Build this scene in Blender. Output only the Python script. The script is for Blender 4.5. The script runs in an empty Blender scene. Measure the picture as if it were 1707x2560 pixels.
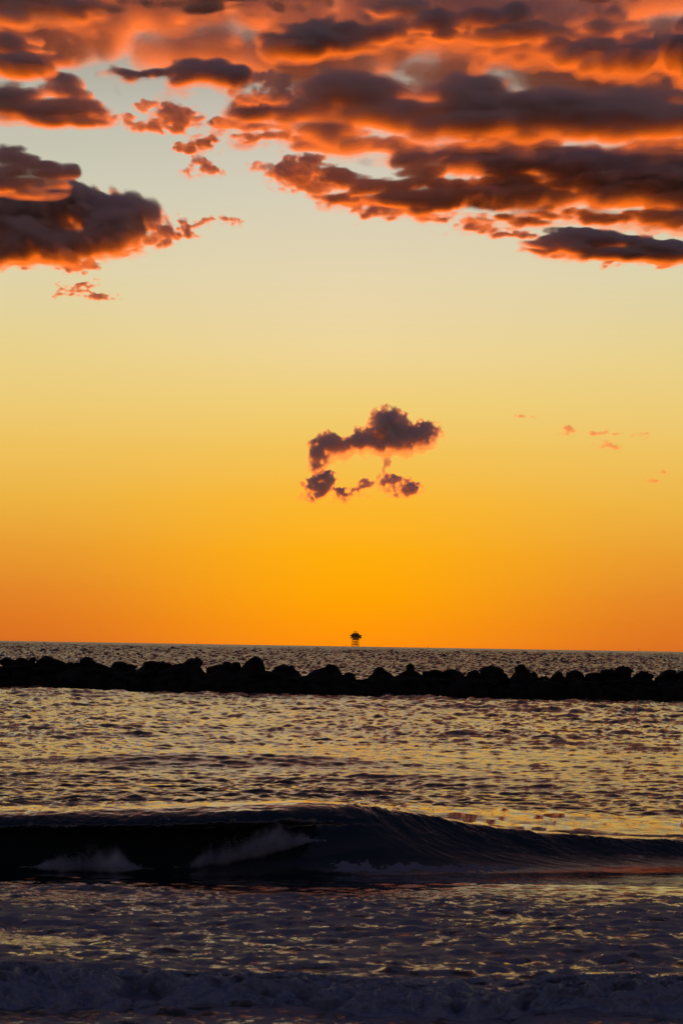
import bpy, math, random
import numpy as np
from mathutils import Matrix, Vector

# ------------------------------------------------------------------ camera
SC = bpy.context.scene
COL = SC.collection
FPX, CU, CV = 6044.0, 853.5, 1280.0          # focal length and centre in photo pixels
EYE = Vector((0.0, 0.0, 3.0))
PITCH, ROLL = math.radians(3.17), math.radians(0.93)
fwd = Vector((0, math.cos(PITCH), math.sin(PITCH)))
right = Vector((1, 0, 0))
up = right.cross(fwd)
r2 = right * math.cos(ROLL) + up * math.sin(ROLL)
u2 = up * math.cos(ROLL) - right * math.sin(ROLL)
CAMROT = Matrix((r2, u2, -fwd)).transposed()
cam_data = bpy.data.cameras.new("camera")
cam = bpy.data.objects.new("camera", cam_data)
COL.objects.link(cam)
cam.matrix_world = Matrix.Translation(EYE) @ CAMROT.to_4x4()
cam_data.sensor_fit = 'VERTICAL'
cam_data.sensor_height = 36.0
cam_data.lens = 36.0 * FPX / 2560.0
cam_data.clip_start = 0.5
cam_data.clip_end = 120000.0
cam_data.dof.use_dof = True
cam_data.dof.focus_distance = 170.0
cam_data.dof.aperture_fstop = 7.0
SC.camera = cam


def ray(u, v):
    return CAMROT @ Vector(((u - CU) / FPX, -(v - CV) / FPX, -1.0))


def at_depth(u, v, dist):
    """World point seen at photo pixel (u, v), at ground distance dist along +Y."""
    d = ray(u, v)
    return EYE + d * (dist / d.y)


# ------------------------------------------------------------------ sky and sun
SUN_EL, SUN_AZ = math.radians(-5.0), math.radians(0.3)
sun_dir = Vector((math.sin(SUN_AZ) * math.cos(SUN_EL), math.cos(SUN_AZ) * math.cos(SUN_EL), math.sin(SUN_EL)))
sd = bpy.data.lights.new("sun", 'SUN')
sd.energy = 4.8
sd.angle = math.radians(0.5)
sd.color = (1.0, 0.165, 0.003)
sun = bpy.data.objects.new("sun", sd)
COL.objects.link(sun)
sun.rotation_mode = 'QUATERNION'
sun.rotation_quaternion = sun_dir.to_track_quat('Z', 'Y')


def lin(r, g, b):
    f = lambda c: (c / 12.92) if c <= 0.04045 else ((c + 0.055) / 1.055) ** 2.4
    return (f(r / 255), f(g / 255), f(b / 255), 1.0)


world = bpy.data.worlds.new("World")
SC.world = world
world.use_nodes = True
nt = world.node_tree
for n in list(nt.nodes):
    nt.nodes.remove(n)


class NG:
    """Small helper for building node graphs."""

    def __init__(self, tree):
        self.t = tree

    def node(self, kind, **kw):
        n = self.t.nodes.new(kind)
        for k, v in kw.items():
            setattr(n, k, v)
        return n

    def put(self, sock, val):
        if hasattr(val, 'is_output'):
            self.t.links.new(val, sock)
        else:
            sock.default_value = val

    def math(self, op, a, b=0.0, c=0.0, clamp=False):
        n = self.node('ShaderNodeMath', operation=op, use_clamp=clamp)
        self.put(n.inputs[0], a)
        self.put(n.inputs[1], b)
        if len(n.inputs) > 2:
            self.put(n.inputs[2], c)
        return n.outputs[0]

    def ramp(self, fac, stops, interp='LINEAR'):
        n = self.node('ShaderNodeValToRGB')
        self.put(n.inputs[0], fac)
        n.color_ramp.interpolation = interp
        e = n.color_ramp.elements
        while len(e) < len(stops):
            e.new(0.5)
        for el, (p, c) in zip(e, stops):
            el.position = p
            el.color = c
        return n.outputs[0]

    def mix(self, fac, a, b, blend='MIX'):
        n = self.node('ShaderNodeMix', data_type='RGBA', blend_type=blend)
        self.put(n.inputs[0], fac)
        self.put(n.inputs[6], a)
        self.put(n.inputs[7], b)
        return n.outputs[2]

    def smooth(self, x, a, b, lo=0.0, hi=1.0):
        n = self.node('ShaderNodeMapRange', interpolation_type='SMOOTHSTEP')
        self.put(n.inputs[0], x)
        for i, v in enumerate((a, b, lo, hi)):
            self.put(n.inputs[i + 1], v)
        return n.outputs[0]

    def noise(self, vec, scale, detail=4.0, rough=0.5, dist=0.0):
        n = self.node('ShaderNodeTexNoise')
        self.put(n.inputs['Vector'], vec)
        n.inputs['Scale'].default_value = scale
        n.inputs['Detail'].default_value = detail
        n.inputs['Roughness'].default_value = rough
        n.inputs['Distortion'].default_value = dist
        return n.outputs[0]


g = NG(nt)
tc = g.node('ShaderNodeTexCoord')
sx = g.node('ShaderNodeSeparateXYZ')
nt.links.new(tc.outputs['Generated'], sx.inputs[0])
deg = g.math('MULTIPLY', g.math('ARCSINE', sx.outputs[2]), 180 / math.pi)
deg = g.math('MAXIMUM', deg, 0.0)
az = g.math('MULTIPLY', g.math('ARCTAN2', sx.outputs[0], sx.outputs[1]), 180 / math.pi)
az = g.math('ABSOLUTE', g.math('SUBTRACT', az, 0.3))
fac = g.math('SQRT', g.math('DIVIDE', deg, 90.0))
P = lambda e: math.sqrt(e / 90.0)
CENTRE = [(0.0, (255, 140, 12)), (0.5, (255, 152, 8)), (1.2, (255, 164, 4)), (2.2, (254, 173, 12)), (3.4, (250, 182, 45)), (4.6, (243, 194, 85)),
          (5.8, (240, 206, 118)), (7.0, (238, 212, 150)), (8.8, (229, 212, 173)), (10.6, (215, 206, 183)), (12.5, (200, 193, 179)),
          (16, (128, 114, 106)), (20, (88, 66, 64)), (28, (62, 47, 53)), (40, (46, 40, 53)), (90, (27, 36, 62))]
SIDE = [(0.0, (214, 107, 36)), (0.5, (222, 119, 34)), (1.2, (226, 132, 40)), (2.2, (232, 154, 48)), (3.4, (236, 178, 66)), (4.6, (238, 192, 92)),
        (5.8, (236, 203, 120)), (7.0, (232, 208, 140)), (8.8, (222, 210, 170)), (10.6, (206, 203, 180)), (12.5, (190, 188, 172)),
        (16, (128, 114, 106)), (20, (88, 66, 64)), (28, (62, 47, 53)), (40, (46, 40, 53)), (90, (27, 36, 62))]
FAR = [(0.0, (120, 70, 60)), (2.2, (128, 84, 70)), (7.0, (110, 90, 84)), (14, (74, 72, 82)), (24, (50, 56, 76)), (40, (37, 44, 66)), (90, (27, 36, 62))]
EAST = [(0.0, (66, 66, 92)), (5, (132, 110, 112)), (14, (142, 116, 110)), (26, (94, 88, 104)), (45, (38, 48, 80)), (90, (27, 36, 62))]
mk = lambda T: g.ramp(fac, [(P(e), lin(*c)) for e, c in T])
wide = g.smooth(az, 0.0, 8.5)
far = g.smooth(az, 8.0, 70.0)
east = g.smooth(az, 60.0, 130.0)
skyc = g.mix(east, g.mix(far, g.mix(wide, mk(CENTRE), mk(SIDE)), mk(FAR)), mk(EAST))
below = g.smooth(sx.outputs[2], -0.004, -0.03)     # far water under the horizon
skyc = g.mix(below, skyc, lin(52, 44, 48))
nish = g.node('ShaderNodeTexSky', sky_type='NISHITA')
nish.sun_disc = False
nish.sun_elevation = SUN_EL
nish.sun_rotation = SUN_AZ
bg1 = g.node('ShaderNodeBackground')
bg2 = g.node('ShaderNodeBackground')
nt.links.new(skyc, bg1.inputs[0])
nt.links.new(nish.outputs[0], bg2.inputs[0])
bg1.inputs[1].default_value = 1.0
bg2.inputs[1].default_value = 0.05
add = g.node('ShaderNodeAddShader')
out = g.node('ShaderNodeOutputWorld')
nt.links.new(bg1.outputs[0], add.inputs[0])
nt.links.new(bg2.outputs[0], add.inputs[1])
nt.links.new(add.outputs[0], out.inputs[0])

SC.view_settings.view_transform = 'Standard'
SC.view_settings.look = 'None'
SC.view_settings.exposure = 0.0
SC.view_settings.gamma = 1.0
SC.render.engine = 'CYCLES'
SC.cycles.use_denoising = True
SC.cycles.volume_bounces = 16
SC.cycles.max_bounces = 18
SC.cycles.transparent_max_bounces = 64


# ------------------------------------------------------------------ general helpers
def tag(o, label=None, cat=None, group=None, kind=None):
    if label:
        o['label'] = label
    if cat:
        o['category'] = cat
    if group:
        o['group'] = group
    if kind:
        o['kind'] = kind
    return o


def mesh_obj(name, verts, faces, mat=None, parent=None, smooth=True):
    """Link one mesh object from numpy vertices and faces (all faces of equal size, or a list)."""
    me = bpy.data.meshes.new(name)
    verts = np.asarray(verts, dtype=np.float32)
    if isinstance(faces, np.ndarray):
        k = faces.shape[1]
        me.vertices.add(len(verts))
        me.vertices.foreach_set('co', verts.ravel())
        me.loops.add(faces.size)
        me.loops.foreach_set('vertex_index', faces.astype(np.int32).ravel())
        me.polygons.add(len(faces))
        me.polygons.foreach_set('loop_start', np.arange(0, faces.size, k, dtype=np.int32))
        me.update(calc_edges=True)
    else:
        me.from_pydata([tuple(map(float, v)) for v in verts], [], faces)
        me.update()
    if smooth:
        me.polygons.foreach_set('use_smooth', np.ones(len(me.polygons), dtype=bool))
    me.validate()
    o = bpy.data.objects.new(name, me)
    COL.objects.link(o)
    if mat:
        me.materials.append(mat)
    if parent:
        o.parent = parent
    return o


def bspline(n, L, off):
    """n sample points spread over a random lattice of spacing L samples: cubic B-spline weights."""
    x = np.arange(n) / L + off
    i = np.floor(x).astype(int)
    t = x - i
    w = np.stack([(1 - t) ** 3, 3 * t ** 3 - 6 * t ** 2 + 4, -3 * t ** 3 + 3 * t ** 2 + 3 * t + 1, t ** 3], 1) / 6
    m = i.max() + 4
    A = np.zeros((n, m), np.float32)
    for k in range(4):
        A[np.arange(n), i + k] += w[:, k]
    return A


def noise3(shape, L, rng):
    """Smooth random field, about unit variance, with wavelengths L = (Lx, Ly, Lz) in samples."""
    mats = [bspline(n, l, rng.random()) for n, l in zip(shape, L)]
    lat = rng.standard_normal([m.shape[1] for m in mats]).astype(np.float32)
    for m in mats:
        lat = np.tensordot(lat, m, axes=(0, 1))
    return lat * 2.6


def surface_net(F, org, step):
    """Quads of the zero surface of F (positive inside) on a regular grid."""
    s = F > 0
    nx, ny, nz = F.shape
    cnt = np.zeros((nx - 1, ny - 1, nz - 1), np.int8)
    for a in (0, 1):
        for b in (0, 1):
            for c in (0, 1):
                cnt += s[a:nx - 1 + a, b:ny - 1 + b, c:nz - 1 + c]
    act = (cnt > 0) & (cnt < 8)
    idx = np.full(act.shape, -1, np.int64)
    ci = np.argwhere(act)
    idx[act] = np.arange(len(ci))
    acc = np.zeros((len(ci), 3))
    num = np.zeros(len(ci))
    corners = [(a, b, c) for a in (0, 1) for b in (0, 1) for c in (0, 1)]
    for p in corners:
        for ax in range(3):
            if p[ax] == 0:
                q = list(p)
                q[ax] = 1
                f0 = F[ci[:, 0] + p[0], ci[:, 1] + p[1], ci[:, 2] + p[2]]
                f1 = F[ci[:, 0] + q[0], ci[:, 1] + q[1], ci[:, 2] + q[2]]
                ok = (f0 > 0) != (f1 > 0)
                t = np.where(ok, f0 / np.where(ok, f0 - f1, 1), 0)
                pt = np.tile(np.array(p, float), (len(ci), 1))
                pt[:, ax] += t
                acc[ok] += pt[ok]
                num[ok] += 1
    V = (ci + acc / num[:, None]) * np.array(step) + np.array(org)
    Q = []
    for ax in range(3):
        o1, o2 = [(1, 2), (2, 0), (0, 1)][ax]
        sl0 = [slice(None)] * 3
        sl1 = [slice(None)] * 3
        sl0[ax] = slice(0, -1)
        sl1[ax] = slice(1, None)
        a, b = s[tuple(sl0)], s[tuple(sl1)]
        for flip in (False, True):
            e = np.argwhere((a & ~b) if not flip else (~a & b))
            e = e[(e[:, o1] > 0) & (e[:, o2] > 0) & (e[:, o1] < F.shape[o1] - 1) & (e[:, o2] < F.shape[o2] - 1)]
            if not len(e):
                continue
            quad = []
            for d1, d2 in ((1, 1), (0, 1), (0, 0), (1, 0)):
                c = e.copy()
                c[:, o1] -= d1
                c[:, o2] -= d2
                quad.append(idx[c[:, 0], c[:, 1], c[:, 2]])
            q = np.stack(quad, 1)
            Q.append(q[:, ::-1] if flip else q)
    return V, np.concatenate(Q) if Q else np.zeros((0, 4), int)
# ------------------------------------------------------------------ water
def water_mat():
    m = bpy.data.materials.new('sea_water')
    m.use_nodes = True
    t = m.node_tree
    t.nodes.clear()
    q = NG(t)
    geo = q.node('ShaderNodeNewGeometry')
    pos = geo.outputs['Position']
    mp = q.node('ShaderNodeMapping')
    t.links.new(pos, mp.inputs[0])
    mp.inputs['Scale'].default_value = (0.55, 1.0, 1.0)
    n1 = q.noise(mp.outputs[0], 4.0, 3.0, 0.6)
    n2 = q.noise(mp.outputs[0], 34.0, 2.0, 0.5)
    hgt = q.math('MULTIPLY_ADD', n2, 0.25, n1)
    bump = q.node('ShaderNodeBump')
    rip = q.node('ShaderNodeAttribute', attribute_name='ripple')
    t.links.new(q.math('MULTIPLY', rip.outputs['Fac'], 0.26), bump.inputs['Strength'])
    bump.inputs['Distance'].default_value = 0.06
    t.links.new(hgt, bump.inputs['Height'])
    w = q.node('ShaderNodeBsdfPrincipled')
    w.inputs['Base Color'].default_value = (0.012, 0.021, 0.025, 1)
    rgh = q.node('ShaderNodeAttribute', attribute_name='chop_rough')
    t.links.new(q.math('ADD', rgh.outputs['Fac'], 0.03), w.inputs['Roughness'])
    w.inputs['IOR'].default_value = 1.6
    t.links.new(bump.outputs[0], w.inputs['Normal'])
    att = q.node('ShaderNodeAttribute', attribute_name='foam')
    fn = q.noise(pos, 14.0, 5.0, 0.65)
    fn2 = q.noise(pos, 3.0, 4.0, 0.6)
    mixn = q.math('MULTIPLY_ADD', fn, 0.5, q.math('MULTIPLY', fn2, 0.5))
    vor = q.node('ShaderNodeTexVoronoi', feature='DISTANCE_TO_EDGE')
    wob = q.node('ShaderNodeTexNoise')
    t.links.new(pos, wob.inputs['Vector'])
    wob.inputs['Scale'].default_value = 2.5
    vm = q.node('ShaderNodeVectorMath', operation='MULTIPLY_ADD')
    t.links.new(wob.outputs['Color'], vm.inputs[0])
    vm.inputs[1].default_value = (0.5, 0.5, 0.5)
    t.links.new(pos, vm.inputs[2])
    t.links.new(vm.outputs[0], vor.inputs['Vector'])
    vor.inputs['Scale'].default_value = 3.2
    lace = q.smooth(vor.outputs['Distance'], 0.22, 0.02)
    mixn = q.math('ADD', mixn, q.math('MULTIPLY', q.math('SUBTRACT', lace, 0.4), 0.16))
    lim = q.math('SUBTRACT', 1.0, att.outputs['Fac'])
    mask = q.smooth(q.math('SUBTRACT', mixn, q.math('MULTIPLY_ADD', lim, 0.5, 0.25)), -0.02, 0.04)
    mask = q.math('MULTIPLY', mask, q.smooth(att.outputs['Fac'], 0.0, 0.08))
    fb = q.node('ShaderNodeBump')
    fb.inputs['Strength'].default_value = 0.4
    fb.inputs['Distance'].default_value = 0.03
    t.links.new(q.math('ADD', fn, mask), fb.inputs['Height'])
    f = q.node('ShaderNodeBsdfPrincipled')
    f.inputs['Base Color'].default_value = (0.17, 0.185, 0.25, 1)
    f.inputs['Roughness'].default_value = 0.55
    t.links.new(fb.outputs[0], f.inputs['Normal'])
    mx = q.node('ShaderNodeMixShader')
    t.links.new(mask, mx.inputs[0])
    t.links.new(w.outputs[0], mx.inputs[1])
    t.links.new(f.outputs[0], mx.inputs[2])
    o = q.node('ShaderNodeOutputMaterial')
    t.links.new(mx.outputs[0], o.inputs['Surface'])
    return m


WATER = water_mat()
rs = np.random.default_rng(77)
WAVES = []
NW = 110
for i in range(NW):
    lam = 0.22 * (26.0 / 0.22) ** (i / (NW - 1.0))
    k = 2 * math.pi / lam
    spread = 0.25 + 0.55 * (1 - i / NW)
    th = rs.normal(0, spread) + 0.12
    slope = float(np.interp(math.log(lam), [math.log(q) for q in (.22, .35, .7, 1.1, 3, 8, 26)], [.046, .050, .030, .014, .007, .005, .004]))
    slope *= rs.uniform(0.6, 1.4)
    WAVES.append((k * math.sin(th), k * math.cos(th), slope / k, rs.uniform(0, 6.28), lam))


def chop(x, y, row_sp, col_sp):
    """Wind waves: height at points (x, y); waves too short for the local grid are left out."""
    z = np.zeros_like(x)
    for kx, ky, a, ph, lam in WAVES:
        fy = np.clip(2.2 - row_sp * abs(ky) / 1.5, 0, 1)
        fx = np.clip(2.2 - col_sp * abs(kx) / 1.5, 0, 1)
        f = fy * fx
        live = f.max(axis=1) > 0.01
        if not live.any():
            continue
        s = np.sin(kx * x[live] + ky * y[live] + ph)
        z[live] += a * f[live] * (s + 0.25 * s * s)
    gust = 1 + 0.25 * np.sin(x * 0.11 + y * 0.045 + 1.0) + 0.2 * np.sin(y * 0.17 - x * 0.06)
    gust = gust + 0.22 * np.sin(x * 0.37 + y * 0.31 + 2.0) * np.sin(y * 0.21 - x * 0.13)
    return z * np.clip(gust, 0.4, 1.6)


def swell(x, y):
    z = 0.25 * np.exp(-((y - 61 - 0.15 * x) / 1.5) ** 2) * np.exp(-((x + 2.4) / 4.6) ** 2)
    z += 0.08 * np.exp(-((y - 53 + 0.1 * x) / 1.3) ** 2) * np.exp(-((x + 6.0) / 2.2) ** 2)
    z += 0.07 * np.exp(-((y - 55 - 0.1 * x) / 1.2) ** 2) * np.exp(-((x - 4.0) / 3.0) ** 2)
    z += 0.16 * np.exp(-((y - 76 + 0.1 * x) / 2.2) ** 2) * np.exp(-((x - 7.0) / 6.0) ** 2)
    z += 0.34 * np.exp(-((y - 131 + 0.2 * x) / 4.0) ** 2) * np.exp(-((x + 15.0) / 6.0) ** 2)
    return z


def calm(y):
    """How strongly the wind waves stand: low on the flat foam water inshore, full further out."""
    return np.interp(y, [14, 19, 22, 29, 30.5, 34, 36, 42, 60, 140, 160, 400, 1500, 15000], [0.25, 0.35, 0.55, 0.45, 0.22, 0.25, 0.9, 1.0, 1.0, 1.0, 1.1, 1.3, 1.8, 2.0])


A_in = np.radians(np.linspace(-9.6, 9.6, 860))
A_out = np.radians(9.6 + 68.0 * (np.linspace(0.02, 1, 46) ** 2.2))
ANG = np.concatenate([-A_out[::-1], A_in, A_out])
TAN = np.tan(ANG)
DTAN = np.gradient(TAN)
rows, d = [], 14.0
while d < 15500:
    rows.append(d)
    d += min(max(d * d / 7250 * 0.28, 0.045), max(0.0026 * d, 0.09))
ROWS = np.array(rows)
WAVE_D0, WAVE_D1 = 30.9, 42.4
i0 = int(np.searchsorted(ROWS, WAVE_D0))
i1 = int(np.searchsorted(ROWS, WAVE_D1))
WAVE_D0, WAVE_D1 = ROWS[i0], ROWS[i1]


def water_height(x, y, row_sp):
    col_sp = y * DTAN[None, :]
    return chop(x, y, row_sp, col_sp) * calm(y) + swell(x, y)


def grid_faces(nr, nc, base=0):
    i = np.arange(nr - 1)[:, None] * nc + np.arange(nc - 1)[None, :] + base
    return np.stack([i, i + 1, i + nc + 1, i + nc], -1).reshape(-1, 4)


def add_attr(o, name, vals):
    a = o.data.attributes.new(name, 'FLOAT', 'POINT')
    a.data.foreach_set('value', np.asarray(vals, np.float32).ravel())


def fbm2(x, y, seed, lam, octv=5, rough=0.55, sx=1.0):
    """Sum of random lattice noise over world x, y."""
    r = np.random.default_rng(seed)
    z = np.zeros_like(x)
    a, tot = 1.0, 0.0
    for _ in range(octv):
        T = r.standard_normal((64, 64))
        u, v = x / (lam * sx) + 1000.37, y / lam + 1000.11
        iu, iv = np.floor(u).astype(int), np.floor(v).astype(int)
        fu, fv = u - iu, v - iv
        fu, fv = fu * fu * (3 - 2 * fu), fv * fv * (3 - 2 * fv)
        g_ = lambda p, q: T[(iu + p) % 64, (iv + q) % 64]
        z += a * ((g_(0, 0) * (1 - fu) + g_(1, 0) * fu) * (1 - fv) + (g_(0, 1) * (1 - fu) + g_(1, 1) * fu) * fv)
        tot += a * a
        a *= rough
        lam /= 2.03
    return z / math.sqrt(tot)


# --- the breaker
def breaker(nr=230):
    t_break = [(-2.6, 0), (-2.2, -.05), (-1.75, -.09), (-1.35, -.08), (-.98, .03), (-.66, .27), (-.45, .55), (-.42, .72), (-.55, .82), (-.74, .80), (-.86, .70), (-.90, .80), (-.72, .93), (-.35, .995),
               (.1, 1), (.7, .93), (1.6, .72), (3.0, .38), (5.0, .1), (7, 0)]
    t_shoul = [(-2.6, 0), (-2.25, -.04), (-1.95, -.02), (-1.65, .06), (-1.4, .17), (-1.2, .29), (-1.0, .41), (-.85, .51), (-.7, .61), (-.58, .70), (-.46, .78), (-.36, .85), (-.24, .92), (-.1, .98),
               (.1, 1), (.7, .93), (1.6, .72), (3.0, .38), (5.0, .1), (7, 0)]
    pb, ps = np.array(t_break), np.array(t_shoul)
    n = len(pb)
    tt = np.linspace(0, n - 1, nr)

    def crom(p):
        i = np.clip(np.floor(tt).astype(int), 0, n - 2)
        f = (tt - i)[:, None]
        P0, P1, P2, P3 = p[np.clip(i - 1, 0, n - 1)], p[i], p[i + 1], p[np.clip(i + 2, 0, n - 1)]
        return 0.5 * (2 * P1 + (P2 - P0) * f + (2 * P0 - 5 * P1 + 4 * P2 - P3) * f ** 2 + (3 * P1 - P0 - 3 * P2 + P3) * f ** 3)

    pb, ps = crom(pb), crom(ps)
    xs = 34.6 * TAN                                   # nominal x of every column
    H = np.interp(xs, [-40, -9, -4.9, -2.5, -0.6, 0.2, 1.0, 2.0, 3.1, 4.9, 9, 40], [.25, .54, .63, .72, .82, .80, .69, .50, .38, .27, .16, .1])
    L = np.interp(xs, [-40, -8, -4.0, -1.4, -0.2, 0.8, 9], [0, .6, 1, 1, .5, 0, 0])
    yc = np.interp(xs, [-40, -9, -4.9, 0, 2, 4.9, 12, 40], [34.9, 34.2, 33.9, 33.9, 34.2, 34.7, 36, 38])
    sm = np.ones(41) / 41
    for arr in (H, L, yc):
        arr[:] = np.convolve(np.pad(arr, 20, mode='edge'), sm, 'valid')
    yo = pb[:, :1] * L + ps[:, :1] * (1 - L)
    zo = pb[:, 1:] * L + ps[:, 1:] * (1 - L)
    squash = np.clip(H / 0.6, 0.35, 1.3)
    dd = yo - 0.1
    yo = np.where(dd > 0, yo, np.where(dd > -1.1, 0.1 + dd * squash, 0.1 + dd - (squash - 1) * 1.1 * np.clip((dd + 2.65) / 1.55, 0, 1)))
    s = np.linspace(0, 1, nr)[:, None]
    end = np.clip(np.minimum(s / 0.12, (1 - s) / 0.15), 0, 1)
    end = end * end * (3 - 2 * end)
    y0 = np.where(s < 0.5, WAVE_D0, WAVE_D1) + 0 * yo
    y = (yc + yo) * end + y0 * (1 - end) + (WAVE_D0 + 0.9 * s - WAVE_D0 if False else 0)
    # keep the rows in order where the ends are blended
    x = y * TAN
    face = np.clip(zo, 0, 1) * np.clip((0.4 - yo) / 0.6, 0, 1)
    lean = x + (yo * 0.9) * np.clip((x + 0.5) / 2.0, 0, 1.6)
    stri = fbm2(lean, 0.14 * (yo + 3 * zo), 5, 0.26, 5, 0.7, 1.0)
    shoulder = np.clip((x + 0.3) / 1.2, 0, 1)
    lip = np.exp(-((zo - .85) / .2) ** 2) * L
    ripple = chop(x, y, np.full((nr, 1), 0.07) + 0 * y, y * DTAN[None, :])
    z = H * zo + ripple * np.maximum(calm(y), np.clip((yo + .1) / 1.2, 0, 1)) * np.clip(1 - 0.8 * face, 0.2, 1) * np.clip((yo + 0.1) / 0.7, 0.3, 1) + swell(x, y)
    z += 0.042 * stri * face ** 1.5 * shoulder + (0.012 + 0.02 * shoulder) * fbm2(x, yo, 9, 0.3, 4) * lip
    y = y + (0.035 * stri * face * np.clip((zo - .02) / .45, 0, 1) * (0.3 + 0.7 * shoulder) + 0.06 * fbm2(x, zo, 8, 0.4, 4) * lip) * end
    V = np.stack([y * TAN, y, z], -1)
    # boundary rows coincide with the sea's
    for r, dist in ((0, WAVE_D0), (nr - 1, WAVE_D1)):
        yy = np.full((1, len(TAN)), dist)
        V[r, :, 0] = dist * TAN
        V[r, :, 1] = dist
        sp = np.gradient(ROWS)[i0 if r == 0 else i1]
        V[r, :, 2] = water_height(yy * TAN, yy, np.full((1, 1), sp) + 0 * yy)[0]
    foot = np.exp(-((zo - .08) / .10) ** 2) * np.clip((x + 0.3) / 0.5, 0, 1) * np.clip((3.2 - x) / 1.5, 0, 1) * np.clip((yo < -0.8) * 1.0, 0, 1)
    crest = 0.25 * np.exp(-((zo - .92) / .08) ** 2) * (yo < 0.0) * np.clip(1 - np.abs(x + 0.2) / 1.4, 0, 1)
    foam = np.clip(0.75 * foot + crest + 0.3 * np.clip(stri - .5, 0, 1) * face * shoulder * (zo > .35) + 0.46 * np.clip((x - 0.4) / 1.6, 0, 1) * np.clip((32.3 - y) / 0.8, 0, 1), 0, 1)
    veil = fbm2(x + 0.35 * zo, 0.25 * zo + 0.1 * x, 95, 0.2, 4, 0.7)
    foam = np.clip(foam + 0.34 * np.clip(veil, 0, 1) * L * np.clip((zo - .6) / .15, 0, 1) * (yo < -0.2) * np.clip((x + 3.2) / 1.2, 0, 1) * np.clip((0.4 - x) / 0.8, 0, 1), 0, 1)
    o = mesh_obj('breaking_wave', V.reshape(-1, 3), grid_faces(nr, len(TAN)), WATER)
    add_attr(o, 'foam', foam)
    add_attr(o, 'ripple', np.where(yo < -0.2, 0.3 + 0.6 * np.clip((x - 0.5) / 2, 0, 1) * np.clip((32.6 - y), 0, 1), np.clip((yo + .1) / .8, .3, 1)))
    add_attr(o, 'chop_rough', 0 * foam)
    tag(o, 'dark curling breaking wave crossing the foreground in front of the breakwater', 'wave')
    return o


def sea():
    sp = np.gradient(ROWS)
    parts, faces, base, foams, ripples, roughs = [], [], 0, [], [], []
    for sl in (slice(0, i0 + 1), slice(i1, None)):
        y = ROWS[sl][:, None] + 0 * TAN[None, :]
        x = y * TAN
        z = water_height(x, y, sp[sl][:, None] + 0 * y)
        near = np.clip((30.6 - y) / 1.5, 0, 1)
        clumps = fbm2(x, y, 21, 0.8, 5, 0.65, 1.6)
        foam = np.interp(y, [14, 19.4, 20.0, 22, 24, 28, 29.6, 30.2, 30.5, 36], [.42, .48, .58, .64, .60, .54, .45, .1, 0, 0])
        foam = np.clip(foam + 0.16 * clumps * (foam > 0.02), 0, 1)
        wash = np.exp(-((y - 140.5) / 1.2) ** 2 - ((x - 4.4) / 1.5) ** 2)
        z += 0.16 * wash * (0.6 + 0.4 * fbm2(x, y, 71, 0.6, 4))
        foam = np.maximum(foam, 0.75 * wash + 0.55 * np.exp(-((y - 141) / 2.0) ** 2 - ((x - 4.2) / 2.2) ** 2))
        z += near * (0.020 * np.clip(clumps, -1, 2) + 0.007 * fbm2(x, y, 33, 0.22, 3, 0.5))
        far = np.clip((y - 45) / 40, 0, 1)
        if far.max() > 0:
            jr = np.random.default_rng(5)
            long_ = noise3((1,) + y.shape, (1.0, 1.6, 9.0), jr)[0]
            short = noise3((1,) + y.shape, (1.0, 1.15, 3.6), jr)[0]
            w = np.clip((y - 140) / 120, 0, 1)
            z += far * (long_ * (0.13 - 0.06 * w) + short * (0.06 + 0.10 * w)) * np.minimum(sp[sl][:, None], 2.5)
        ripples.append((np.interp(y, [14, 22, 29, 30.3, 34, 37], [.5, .8, .8, .25, .25, 1.0])).ravel())
        roughs.append((np.interp(y, [14, 60, 140, 300, 1500], [0, 0.0, 0.05, .22, .30])).ravel())
        parts.append(np.stack([x, y, z], -1).reshape(-1, 3))
        foams.append(foam.ravel())
        faces.append(grid_faces(len(y), len(TAN), base))
        base += x.size
    o = mesh_obj('sea', np.concatenate(parts), np.concatenate(faces), WATER)
    add_attr(o, 'foam', np.concatenate(foams))
    add_attr(o, 'ripple', np.concatenate(ripples))
    add_attr(o, 'chop_rough', np.concatenate(roughs))
    return tag(o, kind='structure')


sea()
wave = breaker()


def foam_mat(name):
    m = bpy.data.materials.new(name)
    m.use_nodes = True
    q = NG(m.node_tree)
    b = m.node_tree.nodes['Principled BSDF']
    geo = q.node('ShaderNodeNewGeometry')
    n = q.noise(geo.outputs['Position'], 45.0, 5.0, 0.7)
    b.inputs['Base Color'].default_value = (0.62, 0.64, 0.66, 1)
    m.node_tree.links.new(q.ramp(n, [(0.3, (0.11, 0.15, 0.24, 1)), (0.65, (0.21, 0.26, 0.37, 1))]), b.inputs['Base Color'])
    b.inputs['Roughness'].default_value = 0.6
    bp = q.node('ShaderNodeBump')
    bp.inputs['Strength'].default_value = 0.35
    bp.inputs['Distance'].default_value = 0.02
    m.node_tree.links.new(n, bp.inputs['Height'])
    m.node_tree.links.new(bp.outputs[0], b.inputs['Normal'])
    return m


FOAM = foam_mat('sea_foam')


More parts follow.
